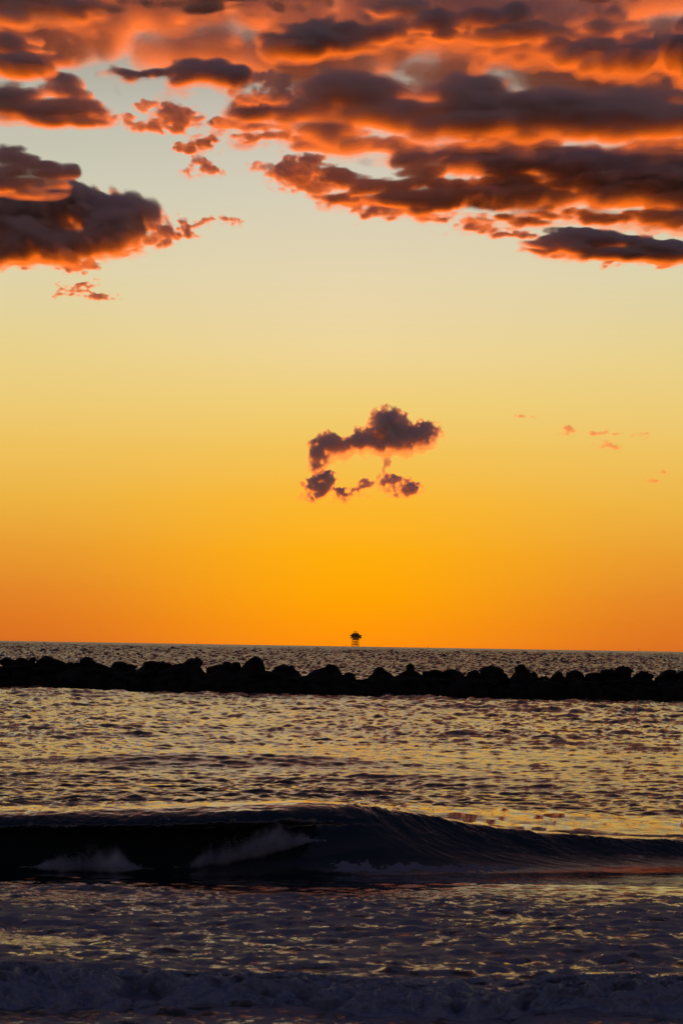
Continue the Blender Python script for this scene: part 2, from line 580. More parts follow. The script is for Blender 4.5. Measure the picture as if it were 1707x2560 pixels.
# --- white water of the spent wave, rolling up the beach
def whitewater():
    nr = 170
    s = np.linspace(0, 1, nr)[:, None]
    cols = np.where(np.abs(ANG) < math.radians(40))[0]
    T = TAN[cols][None, :]
    yb = 19.5 + 2.9 * s + 0 * T
    x = yb * T
    front = 0.18 * fbm2(x, 0 * x, 41, 1.4, 4, 0.6)
    y = yb + front * (1 - s)
    env = np.interp(s, [0, .06, .16, .28, .42, .62, .85, 1], [-.05, .04, .13, .185, .17, .09, .02, -.05])
    big = np.abs(fbm2(x, yb * 1.0, 42, 0.36, 4, 0.5, 1.0))
    lum = (0.9 - big)
    med = fbm2(x, yb, 43, 1.5, 3, 0.5, 1.5)
    z = env * (1 + 0.45 * med) + 0.095 * lum * np.clip(env / 0.1, 0, 1) + 0.005 * fbm2(x, yb, 44, 0.08, 3)
    y = y - 0.13 * lum * np.clip(env / 0.1, 0, 1) + 0.03 * fbm2(x + 9, yb, 45, 0.15, 3)
    V = np.stack([x, y, z], -1).reshape(-1, 3)
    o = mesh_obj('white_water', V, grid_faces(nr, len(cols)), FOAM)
    tag(o, kind='stuff')


whitewater()


# --- spray thrown up where the lip lands: a fine mist of drops, and larger drops in it
def mist_mat(dens):
    m = bpy.data.materials.new('spray_mist')
    m.use_nodes = True
    t = m.node_tree
    t.nodes.clear()
    o = t.nodes.new('ShaderNodeOutputMaterial')
    v = t.nodes.new('ShaderNodeVolumePrincipled')
    v.inputs['Color'].default_value = (0.8, 0.84, 0.9, 1)
    v.inputs['Density'].default_value = dens
    v.inputs['Anisotropy'].default_value = 0.0
    t.links.new(v.outputs[0], o.inputs['Volume'])
    return m


def splash(x0, x1, y, top, n, seed, curve):
    r = np.random.default_rng(seed)
    ico_v = np.array([(0, 0, 1), (1, 0, 0), (0, 1, 0), (-1, 0, 0), (0, -1, 0), (0, 0, -1)], float)
    ico_f = np.array([(0, 1, 2), (0, 2, 3), (0, 3, 4), (0, 4, 1), (5, 2, 1), (5, 3, 2), (5, 4, 3), (5, 1, 4)])
    knots = r.random(14)
    shape = lambda u: np.sin(np.pi * np.clip(u, 0.02, 0.98)) ** 0.6 * (0.72 + 0.28 * np.interp(u, np.linspace(0, 1, 14), knots))
    u = r.random(n)
    env = shape(u)
    x = x0 + (x1 - x0) * u
    lift = np.interp(u, [0, 1], curve)
    z = lift + top * env * np.abs(r.normal(0.2, 0.5, n))
    yy = y + r.normal(0, 0.09, n)
    x = x + r.normal(0, 0.06, n)
    rad = 0.002 + 0.006 * r.random(n) ** 2
    V = np.stack([x, yy, z], -1)[:, None, :] + ico_v[None] * rad[:, None, None]
    F = (ico_f[None] + 6 * np.arange(n)[:, None, None]).reshape(-1, 3)
    tag(mesh_obj('spray_drops', V.reshape(-1, 3), F, FOAM, wave), kind='stuff')
    # the mist: nested shells of thin vapour
    st = 0.016
    nx, ny, nz = int((x1 - x0 + 0.5) / st), 26, int((max(curve) + top * 1.9 + 0.25) / st)
    gx = x0 - 0.25 + np.arange(nx) * st
    gz = min(curve) - 0.12 + np.arange(nz) * st
    gu = np.clip((gx - x0) / (x1 - x0), 0, 1)
    ex = np.maximum(shape(gu) * top, 0.02) * np.where((gx < x0) | (gx > x1), 0.3, 1)
    li = np.interp(gu, [0, 1], curve)
    hz = (gz[None, :] - li[:, None]) / ex[:, None]
    gy = np.linspace(-1.3, 1.3, ny)
    F3 = 1 - np.sqrt((np.where(hz > 0, hz / 1.5, hz / 0.5) ** 2)[:, None, :] + (gy ** 2)[None, :, None])
    N = np.zeros_like(F3)
    L, a = 14.0, 1.0
    while L > 1.4:
        N += a * noise3(F3.shape, (L, max(L, 8), L * 1.5), r)
        L, a = L / 2, a * 0.75
    F3 = F3 + 0.2 * N / N.std()
    F3[[0, -1]] = -1
    F3[:, [0, -1]] = -1
    F3[:, :, [0, -1]] = -1
    for th, dn in ((-0.1, 0.3), (0.08, 0.45), (0.25, 0.7), (0.42, 1.0), (0.6, 1.5)):
        Vm, Q = surface_net(F3 - th, (gx[0], y - 0.18 * 1.3, gz[0]), (st, 0.18 * 2.6 / (ny - 1), st))
        if len(Q):
            tag(mesh_obj('spray_mist', Vm, Q, mist_mat(dn), wave, smooth=False), kind='stuff')


splash(-3.95, -2.6, 32.3, 0.19, 2500, 1, (0.0, 0.0))
splash(-1.95, -0.35, 32.7, 0.26, 4000, 2, (0.0, 0.38))


# --- the beach the camera stands on
def beach():
    ys = np.linspace(-60, 24, 60)
    xs_ = np.linspace(-200, 200, 120)
    X, Y = np.meshgrid(xs_, ys)
    Z = np.interp(Y, [-60, -4, 10, 17.5, 24], [3.2, 1.5, .55, -.04, -.5]) + 0.02 * fbm2(X, Y, 61, 6.0, 4)
    m = bpy.data.materials.new('wet_sand')
    m.use_nodes = True
    q = NG(m.node_tree)
    b = m.node_tree.nodes['Principled BSDF']
    geo = q.node('ShaderNodeNewGeometry')
    n = q.noise(geo.outputs['Position'], 30.0, 6.0, 0.7)
    m.node_tree.links.new(q.ramp(n, [(0.3, (0.10, 0.08, 0.06, 1)), (0.7, (0.17, 0.14, 0.11, 1))]), b.inputs['Base Color'])
    b.inputs['Roughness'].default_value = 0.35
    tag(mesh_obj('beach', np.stack([X, Y, Z], -1).reshape(-1, 3), grid_faces(60, 120), m), kind='structure')


beach()
# ------------------------------------------------------------------ breakwater
def rock_mat():
    m = bpy.data.materials.new('wet_rock')
    m.use_nodes = True
    q = NG(m.node_tree)
    b = m.node_tree.nodes['Principled BSDF']
    tcn = q.node('ShaderNodeTexCoord')
    n = q.noise(tcn.outputs['Object'], 2.2, 8.0, 0.65)
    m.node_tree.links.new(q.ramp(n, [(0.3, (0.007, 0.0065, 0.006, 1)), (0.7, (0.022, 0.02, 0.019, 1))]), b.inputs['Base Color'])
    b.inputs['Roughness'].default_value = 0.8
    b.inputs['Specular IOR Level'].default_value = 0.12
    bp = q.node('ShaderNodeBump')
    bp.inputs['Strength'].default_value = 0.8
    bp.inputs['Distance'].default_value = 0.1
    m.node_tree.links.new(n, bp.inputs['Height'])
    m.node_tree.links.new(bp.outputs[0], b.inputs['Normal'])
    return m


ROCK = rock_mat()


def front_line(u):
    return float(np.interp(u, [-100, 0, 150, 400, 700, 1707], [153, 152, 150, 146, 144, 143.5]))


def boulder(label, outline, dist, seed, group='boulders of the breakwater', thick=1.5):
    """One armour stone. outline = its skyline in photo pixels, given real width, height and depth at its distance."""
    r = np.random.default_rng(seed)
    pts = [at_depth(u, v, dist) for u, v in outline]
    px, pz = np.array([p.x for p in pts]), np.array([p.z for p in pts])
    c, a = (px[0] + px[-1]) / 2, (px[-1] - px[0]) / 2 * 1.14
    nu, nt_ = 44, 40
    s = -np.cos(np.linspace(0.0, np.pi, nu))
    X = c + a * s
    top = np.interp(X, px, pz) + 0.035 * fbm2(X, 0 * X + seed, seed, 0.5, 3)
    zb = -0.7
    th = np.linspace(0, 2 * np.pi, nt_, endpoint=False)
    B = thick * max(0.55, min(1.0, a)) * np.sqrt(np.clip(1 - 0.7 * s ** 2, 0.05, 1))
    cy, sy = np.cos(th), np.sin(th)
    P = 0.75
    yy = np.sign(cy) * np.abs(cy) ** P
    zz = np.sign(sy) * np.abs(sy) ** P
    V = np.zeros((nu, nt_, 3))
    V[..., 0] = X[:, None] + 0 * yy
    V[..., 1] = B[:, None] * yy[None]
    mid = 0.35 * top + 0.65 * zb
    V[..., 2] = np.where(zz[None] > 0, mid[:, None] + (top - mid)[:, None] * zz[None], mid[:, None] + (mid - zb)[:, None] * zz[None])
    V = V.reshape(-1, 3)
    o0 = np.array([c, 0, (top.max() + zb) / 2])
    V -= o0
    hz = (top.max() - zb) / 2
    sc_ = np.array([a, B.max(), hz])
    for _ in range(16):                     # flat broken faces, mostly on the sides
        n = r.normal(size=3)
        n[2] *= 0.45
        n[0] *= 0.4
        n /= np.linalg.norm(n)
        cut = np.linalg.norm(n * sc_) * r.uniform(0.55, 0.86)
        d_ = V @ n - cut
        keep = (V[:, 2] > 0.82 * hz)
        V -= np.where(keep, 0.0, np.clip(d_, 0, None))[:, None] * n
    rough = fbm2(V[:, 0] + V[:, 1] * 0.6, V[:, 2] + V[:, 1] * 0.5, seed + 7, 0.7, 5, 0.6)
    nrm = V / sc_
    nrm /= np.linalg.norm(nrm, axis=1)[:, None] + 1e-6
    V += nrm * (0.06 * rough)[:, None]
    i = np.arange(nu - 1)[:, None] * nt_
    j = np.arange(nt_)[None]
    jn = (j + 1) % nt_
    F = np.stack([i + j, i + nt_ + j, i + nt_ + jn, i + jn], -1).reshape(-1, 4).tolist()
    F.append(list(range(nt_)))
    F.append(list(range((nu - 1) * nt_, nu * nt_))[::-1])
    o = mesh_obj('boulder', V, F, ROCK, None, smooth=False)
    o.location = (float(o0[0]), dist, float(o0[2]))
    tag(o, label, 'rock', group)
    return o


SKYLINE = [
    ('flat-topped boulder cut off by the left edge of the picture', [(-14, 1654), (8, 1646), (14, 1643), (28, 1644), (40, 1647), (52, 1662)]),
    ('flat slab boulder between the left-edge boulder and the little round knob', [(30, 1656), (45, 1647), (62, 1646), (75, 1650), (88, 1664)]),
    ('little round knob of rock sticking up near the left end of the breakwater', [(72, 1656), (75, 1645), (79, 1641), (84, 1640), (89, 1643), (94, 1656)]),
    ('broad domed boulder with a stepped right shoulder, just right of the little knob', [(88, 1662), (105, 1646), (120, 1643), (133, 1644), (142, 1651), (158, 1652), (168, 1658), (178, 1670)]),
    ('low filler boulder in the dip left of the first big hump', [(150, 1667), (170, 1656), (195, 1654), (212, 1664)]),
    ('big hump-shaped boulder with a long slope down to the right, left part of the breakwater', [(178, 1670), (195, 1652), (204, 1645), (214, 1642), (228, 1644), (240, 1651), (252, 1659), (268, 1666), (284, 1676)]),
    ('boulder with a knob at its left and a flat plateau, right of the big hump', [(274, 1676), (284, 1662), (293, 1655), (305, 1656), (320, 1661), (345, 1662), (354, 1672)]),
    ('wide rounded boulder left of the twin-peaked one', [(336, 1670), (350, 1661), (368, 1658), (376, 1652), (385, 1651), (400, 1653), (415, 1658), (432, 1663), (442, 1677)]),
    ('twin-peaked boulder with a tiny notch on its top', [(423, 1670), (440, 1660), (456, 1657), (466, 1648), (478, 1646), (487, 1649), (494, 1646), (506, 1654), (520, 1663), (536, 1674)]),
    ('small-headed boulder between the twin-peaked one and the ragged stone', [(520, 1670), (540, 1661), (556, 1660), (562, 1653), (570, 1652), (578, 1658), (586, 1670)]),
    ('ragged small stone leaning on the left of the tallest boulder', [(572, 1668), (582, 1655), (590, 1653), (600, 1656), (608, 1668)]),
    ('tallest boulder with a sloping back and a sheer right side, left of centre', [(594, 1670), (606, 1656), (620, 1652), (628, 1646), (634, 1642), (642, 1640), (652, 1645), (659, 1655), (663, 1665), (664, 1680)]),
    ('low craggy boulder right of the tallest one', [(660, 1684), (672, 1674), (690, 1666), (700, 1663), (709, 1659), (716, 1663), (730, 1662), (740, 1670), (752, 1675), (759, 1686)]),
    ('boulder with a long ramp on its left and a hooked head, left below the platform', [(750, 1692), (770, 1682), (790, 1674), (808, 1669), (818, 1659), (826, 1656), (838, 1660), (847, 1668), (850, 1679), (858, 1690)]),
    ('smallest low mound in the skyline dip right below the platform', [(850, 1696), (862, 1684), (870, 1680), (880, 1682), (892, 1690), (908, 1700)]),
    ('pyramid-shaped boulder with a blunt top, right of the platform', [(906, 1704), (920, 1692), (932, 1683), (937, 1670), (946, 1665), (958, 1670), (970, 1680), (982, 1688), (992, 1698)]),
    ('sharp pointed boulder, the only needle-like peak of the breakwater', [(984, 1692), (992, 1680), (1008, 1677), (1014, 1668), (1024, 1656), (1034, 1664), (1042, 1674), (1050, 1682), (1056, 1694)]),
    ('low uneven boulder just right of the sharp pointed one', [(1046, 1692), (1058, 1679), (1068, 1680), (1080, 1674), (1092, 1674), (1106, 1678), (1118, 1692)]),
    ('evenly rounded boulder at the middle of the right half, left of the small thumb-like stone', [(1102, 1688), (1115, 1677), (1130, 1675), (1145, 1677), (1158, 1682), (1170, 1694)]),
    ('small thumb-like stone tucked against the wide smooth dome', [(1162, 1694), (1170, 1678), (1180, 1674), (1190, 1676), (1200, 1690)]),
    ('wide smooth dome-shaped boulder right of the thumb-like stone', [(1182, 1692), (1195, 1676), (1210, 1669), (1225, 1667), (1242, 1669), (1255, 1677), (1264, 1688), (1270, 1700)]),
    ('tall triangular boulder with a flat tip, right of the wide dome', [(1262, 1696), (1276, 1680), (1288, 1668), (1296, 1661), (1306, 1660), (1314, 1669), (1322, 1676), (1330, 1690)]),
    ('small stone on the right foot of the tall triangular boulder', [(1316, 1692), (1326, 1680), (1334, 1677), (1340, 1684), (1348, 1696)]),
    ('very low flat stone in the gap right of the triangular boulder', [(1336, 1700), (1350, 1692), (1365, 1692), (1376, 1702)]),
    ('gabled boulder with a single peak between the low gap and the loaf-shaped boulder', [(1362, 1702), (1374, 1688), (1386, 1681), (1394, 1674), (1404, 1680), (1412, 1690), (1418, 1702)]),
    ('loaf-shaped boulder right of the gabled one', [(1404, 1696), (1416, 1680), (1428, 1675), (1442, 1675), (1452, 1681), (1462, 1694)]),
    ('long low slab boulder between the loaf-shaped and the block-like boulders', [(1452, 1696), (1470, 1684), (1498, 1681), (1510, 1692)]),
    ('tilted stone leaning against the left of the big block-like boulder', [(1492, 1694), (1504, 1678), (1520, 1674), (1530, 1673), (1540, 1684)]),
    ('big block-like boulder with an overhanging right side, near the right end', [(1524, 1690), (1536, 1675), (1548, 1667), (1558, 1665), (1572, 1666), (1582, 1674), (1586, 1684), (1586, 1698)]),
    ('low lumpy boulder right of the big block-like boulder', [(1578, 1702), (1588, 1687), (1602, 1680), (1612, 1682), (1624, 1684), (1634, 1690), (1640, 1702)]),
    ('boulder with a steep left face, last whole one before the right edge', [(1632, 1704), (1646, 1690), (1656, 1679), (1668, 1675), (1684, 1677), (1694, 1692)]),
    ('boulder cut off by the right edge of the picture', [(1680, 1694), (1694, 1680), (1710, 1677), (1725, 1682), (1737, 1696)]),
]
for k, (lab, line) in enumerate(SKYLINE):
    uc = sum(p[0] for p in line) / len(line)
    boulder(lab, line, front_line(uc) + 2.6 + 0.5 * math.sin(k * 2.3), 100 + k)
boulder('long flat slab lying in front at the waterline, below the smallest mound', [(834, 1720), (846, 1709), (862, 1705), (890, 1706), (920, 1709), (938, 1716), (948, 1728)], front_line(890) + 0.6, 171)
rr = random.Random(4)
uu, k = -20.0, 0
while uu < 1725:
    w = rr.uniform(50, 84)
    if not 820 < uu + w / 2 < 930:
        dist = front_line(uu) + rr.uniform(0.2, 1.0)
        hz = 1615 + (uu + w / 2 - CU) * math.tan(ROLL)
        wl = hz + 3 * FPX / dist
        t = wl - rr.uniform(28, 52)
        line = [(uu, t + 16), (uu + w * rr.uniform(.12, .2), t + rr.uniform(3, 7)), (uu + w * rr.uniform(.35, .5), t), (uu + w * rr.uniform(.6, .7), t + rr.uniform(0, 4)),
                (uu + w * .88, t + rr.uniform(5, 9)), (uu + w, t + 18)]
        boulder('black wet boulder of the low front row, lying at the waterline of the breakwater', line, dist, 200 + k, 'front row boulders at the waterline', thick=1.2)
    uu += w * 0.72
    k += 1


for k, uc in enumerate(np.arange(-6, 1730, 62.0)):
    hz = 1615 + (uc - CU) * math.tan(ROLL)
    t = hz + np.interp(uc, [0, 280, 660, 760, 860, 1000, 1360, 1720], [60, 66, 68, 76, 82, 76, 76, 70]) + rr.uniform(-2, 8)
    w = rr.uniform(74, 92)
    line = [(uc - w * .5, t + 14), (uc - w * .36, t + 5), (uc - w * .1, t + 1), (uc + w * .15, t), (uc + w * .38, t + 6), (uc + w * .5, t + 15)]
    boulder('black wet boulder of the low front row, lying at the waterline of the breakwater', line, front_line(uc) + 1.5, 300 + k, 'front row boulders at the waterline', thick=1.2)


# ------------------------------------------------------------------ far things on the horizon
def steel(name, col):
    m = bpy.data.materials.new(name)
    m.use_nodes = True
    q = NG(m.node_tree)
    b = m.node_tree.nodes['Principled BSDF']
    tcn = q.node('ShaderNodeTexCoord')
    n = q.noise(tcn.outputs['Object'], 0.4, 6.0, 0.6)
    m.node_tree.links.new(q.ramp(n, [(0.3, tuple(c * 0.6 for c in col) + (1,)), (0.7, col + (1,))]), b.inputs['Base Color'])
    b.inputs['Roughness'].default_value = 0.6
    return m


STEEL = steel('weathered_steel', (0.06, 0.055, 0.06))
GLOW_TINT = steel('glow_tinted_steel', (0.12, 0.05, 0.03))  # sunset glow on the platform's lower steelwork, put into the base colour as red


class MB:
    def __init__(self):
        self.v, self.f = [], []

    def box(self, x0, x1, y0, y1, z0, z1):
        b = len(self.v)
        self.v += [(x, y, z) for x in (x0, x1) for y in (y0, y1) for z in (z0, z1)]
        self.f += [[b + i for i in q] for q in ((0, 1, 3, 2), (4, 6, 7, 5), (0, 4, 5, 1), (2, 3, 7, 6), (0, 2, 6, 4), (1, 5, 7, 3))]
        return self

    def tube(self, p, q, r0, r1=None, n=10):
        p, q = Vector(p), Vector(q)
        r1 = r0 if r1 is None else r1
        ax = (q - p).normalized()
        a = ax.orthogonal().normalized()
        c = ax.cross(a)
        b = len(self.v)
        for pt, rad in ((p, r0), (q, r1)):
            for i in range(n):
                t = 2 * math.pi * i / n
                self.v.append(tuple(pt + (a * math.cos(t) + c * math.sin(t)) * rad))
        for i in range(n):
            j = (i + 1) % n
            self.f.append([b + i, b + j, b + n + j, b + n + i])
        self.f.append([b + i for i in range(n)][::-1])
        self.f.append([b + n + i for i in range(n)])
        return self

    def obj(self, name, mat, parent=None):
        return mesh_obj(name, self.v, self.f, mat, parent, smooth=False)


PD = 8000.0
pbase = at_depth(888.9, 1615, PD)
plat = bpy.data.objects.new('offshore_platform', None)
COL.objects.link(plat)
plat.location = (pbase.x, PD, 0)
tag(plat, 'small dark offshore platform on four legs standing on the horizon', 'offshore platform')


def pw(zx, zy):
    p = at_depth(840 + zx / 15.68, 1560 + zy / 15.68, PD)
    return p.x - pbase.x, p.z


def pbox(mb, x0, x1, y0, y1, dep):
    cz = (y0 + y1) / 2
    (a, _), (b, _) = pw(x0, cz), pw(x1, cz)
    cx = (x0 + x1) / 2
    t, bt = pw(cx, y0)[1], pw(cx, y1)[1]
    return mb.box(a, b, -dep, dep, bt, t)


main = MB()
pbox(main, 535, 1000, 535, 566, 17)
pbox(main, 590, 985, 478, 532, 13)
pbox(main, 538, 1000, 430, 475, 17)
main.obj('main_deck', STEEL, plat)
low = MB()
pbox(low, 618, 908, 604, 628, 13)
pbox(low, 650, 890, 569, 601, 10)
low.obj('lower_deck', STEEL, plat)
house = MB()
pbox(house, 605, 900, 392, 428, 11)
pbox(house, 640, 896, 368, 390, 9)
pbox(house, 668, 740, 350, 366, 7)
pbox(house, 748, 850, 346, 366, 8)
house.obj('module_house', STEEL, plat)
hp = MB()
x, z0 = pw(795, 346)
_, z1 = pw(795, 332)
hp.tube((x, 0, z0 + .1), (x, 0, z1), 3.2, 2.0, 14)
hp.obj('roof_tank', STEEL, plat)
cr = MB()
x, z0 = pw(720, 350)
_, z1 = pw(720, 292)
cr.tube((x, -3, z0 + .1), (x, -3, z1), 1.0)
crane = cr.obj('crane', STEEL, plat)
bo = MB()
xa, za = pw(690, 288)
xb, zb_ = pw(884, 291)
bo.tube((xa, -3, za), (xb, -3, zb_), 0.8, 0.35)
xc, zc = pw(795, 272)
bo.tube((xc, -3, za - .8), (xc, -3, zc), 0.6)
bo.obj('boom', STEEL, crane)
feet = []
for zx0, zx1, yy in ((640, 622, -10), (722, 712, 10), (806, 812, 10), (874, 890, -10)):
    xt, zt = pw(zx0, 628)
    xf, _ = pw(zx1, 880)
    lm = MB().tube((xf, yy * 1.15, -14), (xt, yy, zt - 0.05), 1.15, 1.0)
    lm.obj('leg', STEEL, plat)
    feet.append((xf, xt, yy))
br = MB()
for zy, rad in ((682, 0.75), (806, 0.9)):
    z = pw(770, zy)[1]
    for i, j in ((0, 3), (1, 2), (0, 1), (3, 2)):
        t = (z + 1) / 24
        xi = feet[i][0] * (1 - t) + feet[i][1] * t
        xj = feet[j][0] * (1 - t) + feet[j][1] * t
        br.tube((xi, feet[i][2] * 1.05, z), (xj, feet[j][2] * 1.05, z), rad, n=6)
za, zb_ = pw(770, 682)[1], pw(770, 806)[1]
br.tube((feet[1][1], 10, za), (feet[2][0], 10, zb_), 0.6, n=6)
br.tube((feet[2][1], 10, za), (feet[1][0], 10, zb_), 0.6, n=6)
br.tube((feet[0][1], -10, za), (feet[1][0], 10, zb_), 0.45, n=6)
br.tube((feet[3][1], -10, za), (feet[2][0], 10, zb_), 0.45, n=6)
br.obj('brace', GLOW_TINT, plat)
rs_ = MB()
x, zt = pw(795, 628)
rs_.tube((x, 0, -14), (x, 0, zt - .05), 0.7)
rs_.obj('riser_pipe', GLOW_TINT, plat)

for lab, u, v0, d in (('tiny channel marker post on the horizon left of the platform', 493, 1604.0, 5200),
                      ('tiny channel marker post on the horizon right of the platform', 1070, 1615.2, 5600),
                      ('tallest tiny marker post on the horizon, close to the right edge', 1595.5, 1621.5, 5400)):
    p = at_depth(u, v0, d)
    root = bpy.data.objects.new('channel_marker', None)
    COL.objects.link(root)
    root.location = (p.x, d, 0)
    tag(root, lab, 'marker post', 'marker posts on the horizon')
    MB().tube((0, 0, -6), (0, 0, p.z - 1.6), 0.45, 0.3).obj('pole', STEEL, root)
    MB().tube((0, 0, p.z - 1.5), (0, 0, p.z), 0.7, 0.15).obj('topmark', STEEL, root)
# ------------------------------------------------------------------ clouds
def cloud_mat(name, dens, g_aniso=0.35, col=(0.99, 0.97, 0.945, 1)):
    m = bpy.data.materials.new(name)
    m.use_nodes = True
    t = m.node_tree
    t.nodes.clear()
    o = t.nodes.new('ShaderNodeOutputMaterial')
    v = t.nodes.new('ShaderNodeVolumePrincipled')
    v.inputs['Color'].default_value = col
    v.inputs['Density'].default_value = dens
    v.inputs['Anisotropy'].default_value = g_aniso
    t.links.new(v.outputs[0], o.inputs['Volume'])
    return m


CLOUD_ALT = 1500.0


def cloud(label, blobs, seed, step=3.0, depth=1.5, amp=0.55, wave=40.0, tau=9.0, thresh=(-0.2, -0.08, 0.03, 0.14, 0.27, 0.42), dens=(0.04, 0.1, 0.2, 0.4, 0.8, 1.3), stretch=1.5, billow=0.3, rough=0.6, sag=0.3, coh=0.35, warp=0.3, alt=CLOUD_ALT):
    """A cloud of real size and thickness at the height of the cloud base. blobs = (u, v, ru, rv) in photo pixels of the lumps it is made of."""
    rng = np.random.default_rng(seed)
    B = np.array(blobs, float)
    vb = (B[:, 1]).max()
    el = (1615.0 - B[:, 1].mean()) / FPX
    D = alt / math.tan(el)
    pad = 1.7
    u0, u1 = (B[:, 0] - pad * B[:, 2]).min(), (B[:, 0] + pad * B[:, 2]).max()
    v0, v1 = (B[:, 1] - pad * B[:, 3]).min(), (B[:, 1] + pad * B[:, 3]).max()
    u0, u1 = max(u0, -260), min(u1, 1967)
    rw = depth * B[:, 3]
    W = pad * rw.max()
    nu, nw, nv = [int(math.ceil(x)) + 1 for x in ((u1 - u0) / step, 2 * W / (step * 1.3), (v1 - v0) / step)]
    U = u0 + np.arange(nu) * step
    Wd = -W + np.arange(nw) * (2 * W / (nw - 1))
    Vv = v1 - np.arange(nv) * step
    wa = warp * wave
    wu = [np.zeros((nu, nw, nv), np.float32) for _ in range(2)]
    Lw, aw = wave * 1.1 / step, 1.0
    for _ in range(4):
        for k in range(2):
            if Lw > 1.4:
                wu[k] += aw * noise3((nu, nw, nv), (Lw * 1.5, max(Lw, coh * nw), Lw), rng)
        Lw, aw = Lw / 2, aw * 0.55
    wu, wv = wu[0] * wa * 1.3, wu[1] * wa * 0.6
    Fs = []
    for drop in (sag, 0.0):      # thin shells set lower, shaping in orange undersides and duller top rims
        F = np.full((nu, nw, nv), -9.0, np.float32)
        for (u, v, ru, rv), r in zip(B, rw):
            q = np.sqrt(((U[:, None, None] + wu - u) / ru) ** 2 + (Wd / r)[None, :, None] ** 2 + ((Vv[None, None, :] + wv - v - drop * rv) / rv) ** 2)
            f = (1 - q).astype(np.float32)
            F = np.logaddexp(F * 6, f * 6) / 6
        Fs.append(F)
    N = np.zeros_like(F)
    L, a = wave / step, 1.0
    while L > 1.3:
        n = noise3(F.shape, (L * stretch, max(L, coh * nw), L), rng)
        N += a * ((1 - billow) * n + billow * (1.0 - 2.0 * np.abs(n)))
        L /= 2.0
        a *= rough
    N /= N.std()
    bu, bw, bv = [np.clip(1 - np.minimum(np.arange(n), n - 1 - np.arange(n)) / (0.08 * n), 0, 1).astype(np.float32) for n in F.shape]
    edge = 0.7 * (bu[:, None, None] * (0 if u1 - u0 > 1500 else 1) + bw[None, :, None] + bv[None, None, :])
    for F in Fs:
        F += amp * N * 0.4 - edge
        for ax in range(3):      # close the surface at the grid's ends
            for k in (0, -1):
                sl = [slice(None)] * 3
                sl[ax] = k
                F[tuple(sl)] = -1
    root = None
    mpp = D / FPX
    thick = 2 * np.median(rw) * mpp
    for i, th in enumerate(thresh):
        V, Q = surface_net(Fs[0 if i < 2 else 1] - th, (u0, -W, 0), (step, 2 * W / (nw - 1), 1.0))
        if not len(Q):
            continue
        vpix = v1 - V[:, 2] * step
        R = np.array(CAMROT)
        d = np.stack([(V[:, 0] - CU) / FPX, -(vpix - CV) / FPX, -np.ones(len(V))], 1) @ R.T
        dist = D + V[:, 1] * mpp
        P3 = np.array(EYE) + d * (D / d[:, 1])[:, None]
        P3[:, 1] = dist
        m = cloud_mat('cloud_vapour', tau / thick * dens[i])
        o = mesh_obj('cloud' if root is None else 'cloud_core', P3 - (0, 0, 0), Q, m, root, smooth=False)
        if root is None:
            root = o
            tag(o, label, 'cloud', 'clouds in the sunset sky')
    print('cloud', label[:40], F.shape, 'D', round(D), sum(len(x.data.polygons) for x in [root] if x))
    return root



PUFF = dict(step=2.0, depth=1.4, wave=30, amp=.34, billow=.6, tau=8.0, warp=.12, stretch=1.0, rough=.8)
WISP = dict(step=2.0, depth=1.6, wave=24, amp=.8, billow=.1, stretch=1.7, tau=1.3, warp=.45, rough=.9)
BAND = dict(step=2.4, depth=2.0, wave=28, amp=.9, billow=.05, stretch=5.5, tau=7.0, rough=.85, coh=.8)

cloud('small dark cumulus cloud with a round tower, alone in mid sky above the offshore platform', [
    (972, 1050, 48, 40), (1022, 1080, 74, 44), (955, 1095, 88, 40), (890, 1104, 80, 34), (825, 1112, 56, 36), (796, 1138, 30, 36), (785, 1155, 18, 22), (1060, 1085, 40, 36)], 3, **PUFF)
cloud('ragged dark strip of cloud low on the left under the small cumulus', [
    (785, 1226, 42, 26), (812, 1200, 28, 30), (850, 1224, 54, 22), (912, 1210, 36, 14), (880, 1218, 34, 14)], 111, **dict(PUFF, amp=.75, billow=.2, tau=4.5, warp=.3, wave=26))
cloud('ragged dark scrap of cloud low on the right under the small cumulus', [
    (985, 1196, 34, 20), (1012, 1218, 36, 20), (1028, 1232, 20, 12)], 114, **dict(PUFF, amp=.75, billow=.2, tau=4, warp=.3, wave=26))
cloud('thin thread of cloud hanging from the small cumulus down to the scrap at lower right', [
    (962, 1150, 12, 30), (952, 1180, 16, 22)], 115, **dict(WISP, tau=.9, stretch=.7, wave=20))
cloud('broad dark cloud entering from the left edge with glowing orange base streaks', [
    (0, 545, 200, 80), (130, 545, 190, 74), (170, 560, 150, 70), (230, 535, 100, 62), (270, 570, 66, 44), (90, 500, 120, 40), (30, 620, 130, 36), (170, 618, 110, 30), (320, 540, 44, 32), (330, 580, 34, 24)],
    51, **dict(BAND, wave=34, amp=.55, warp=.35, tau=11, sag=.2, stretch=2.6))
cloud('flat dark cloud tongue resting on top of the broad dark cloud at the left edge', [
    (20, 385, 70, 22), (70, 405, 90, 24), (130, 425, 56, 18), (20, 440, 110, 30), (60, 462, 90, 24)], 6, **dict(BAND, wave=40, step=2.5, amp=.55))
cloud('thin streak of cloud just below the broad dark cloud at left', [
    (200, 665, 46, 14), (235, 678, 34, 9), (140, 655, 60, 9)], 15, **WISP)
cloud('tiny double wisp of cloud, lowest one at the left side', [
    (212, 706, 34, 9), (205, 724, 26, 9), (235, 740, 66, 9)], 16, **WISP)
cloud('pair of small orange wisps right of the broad dark left cloud', [
    (466, 566, 22, 20), (546, 553, 44, 10), (505, 562, 30, 8)], 17, **WISP)
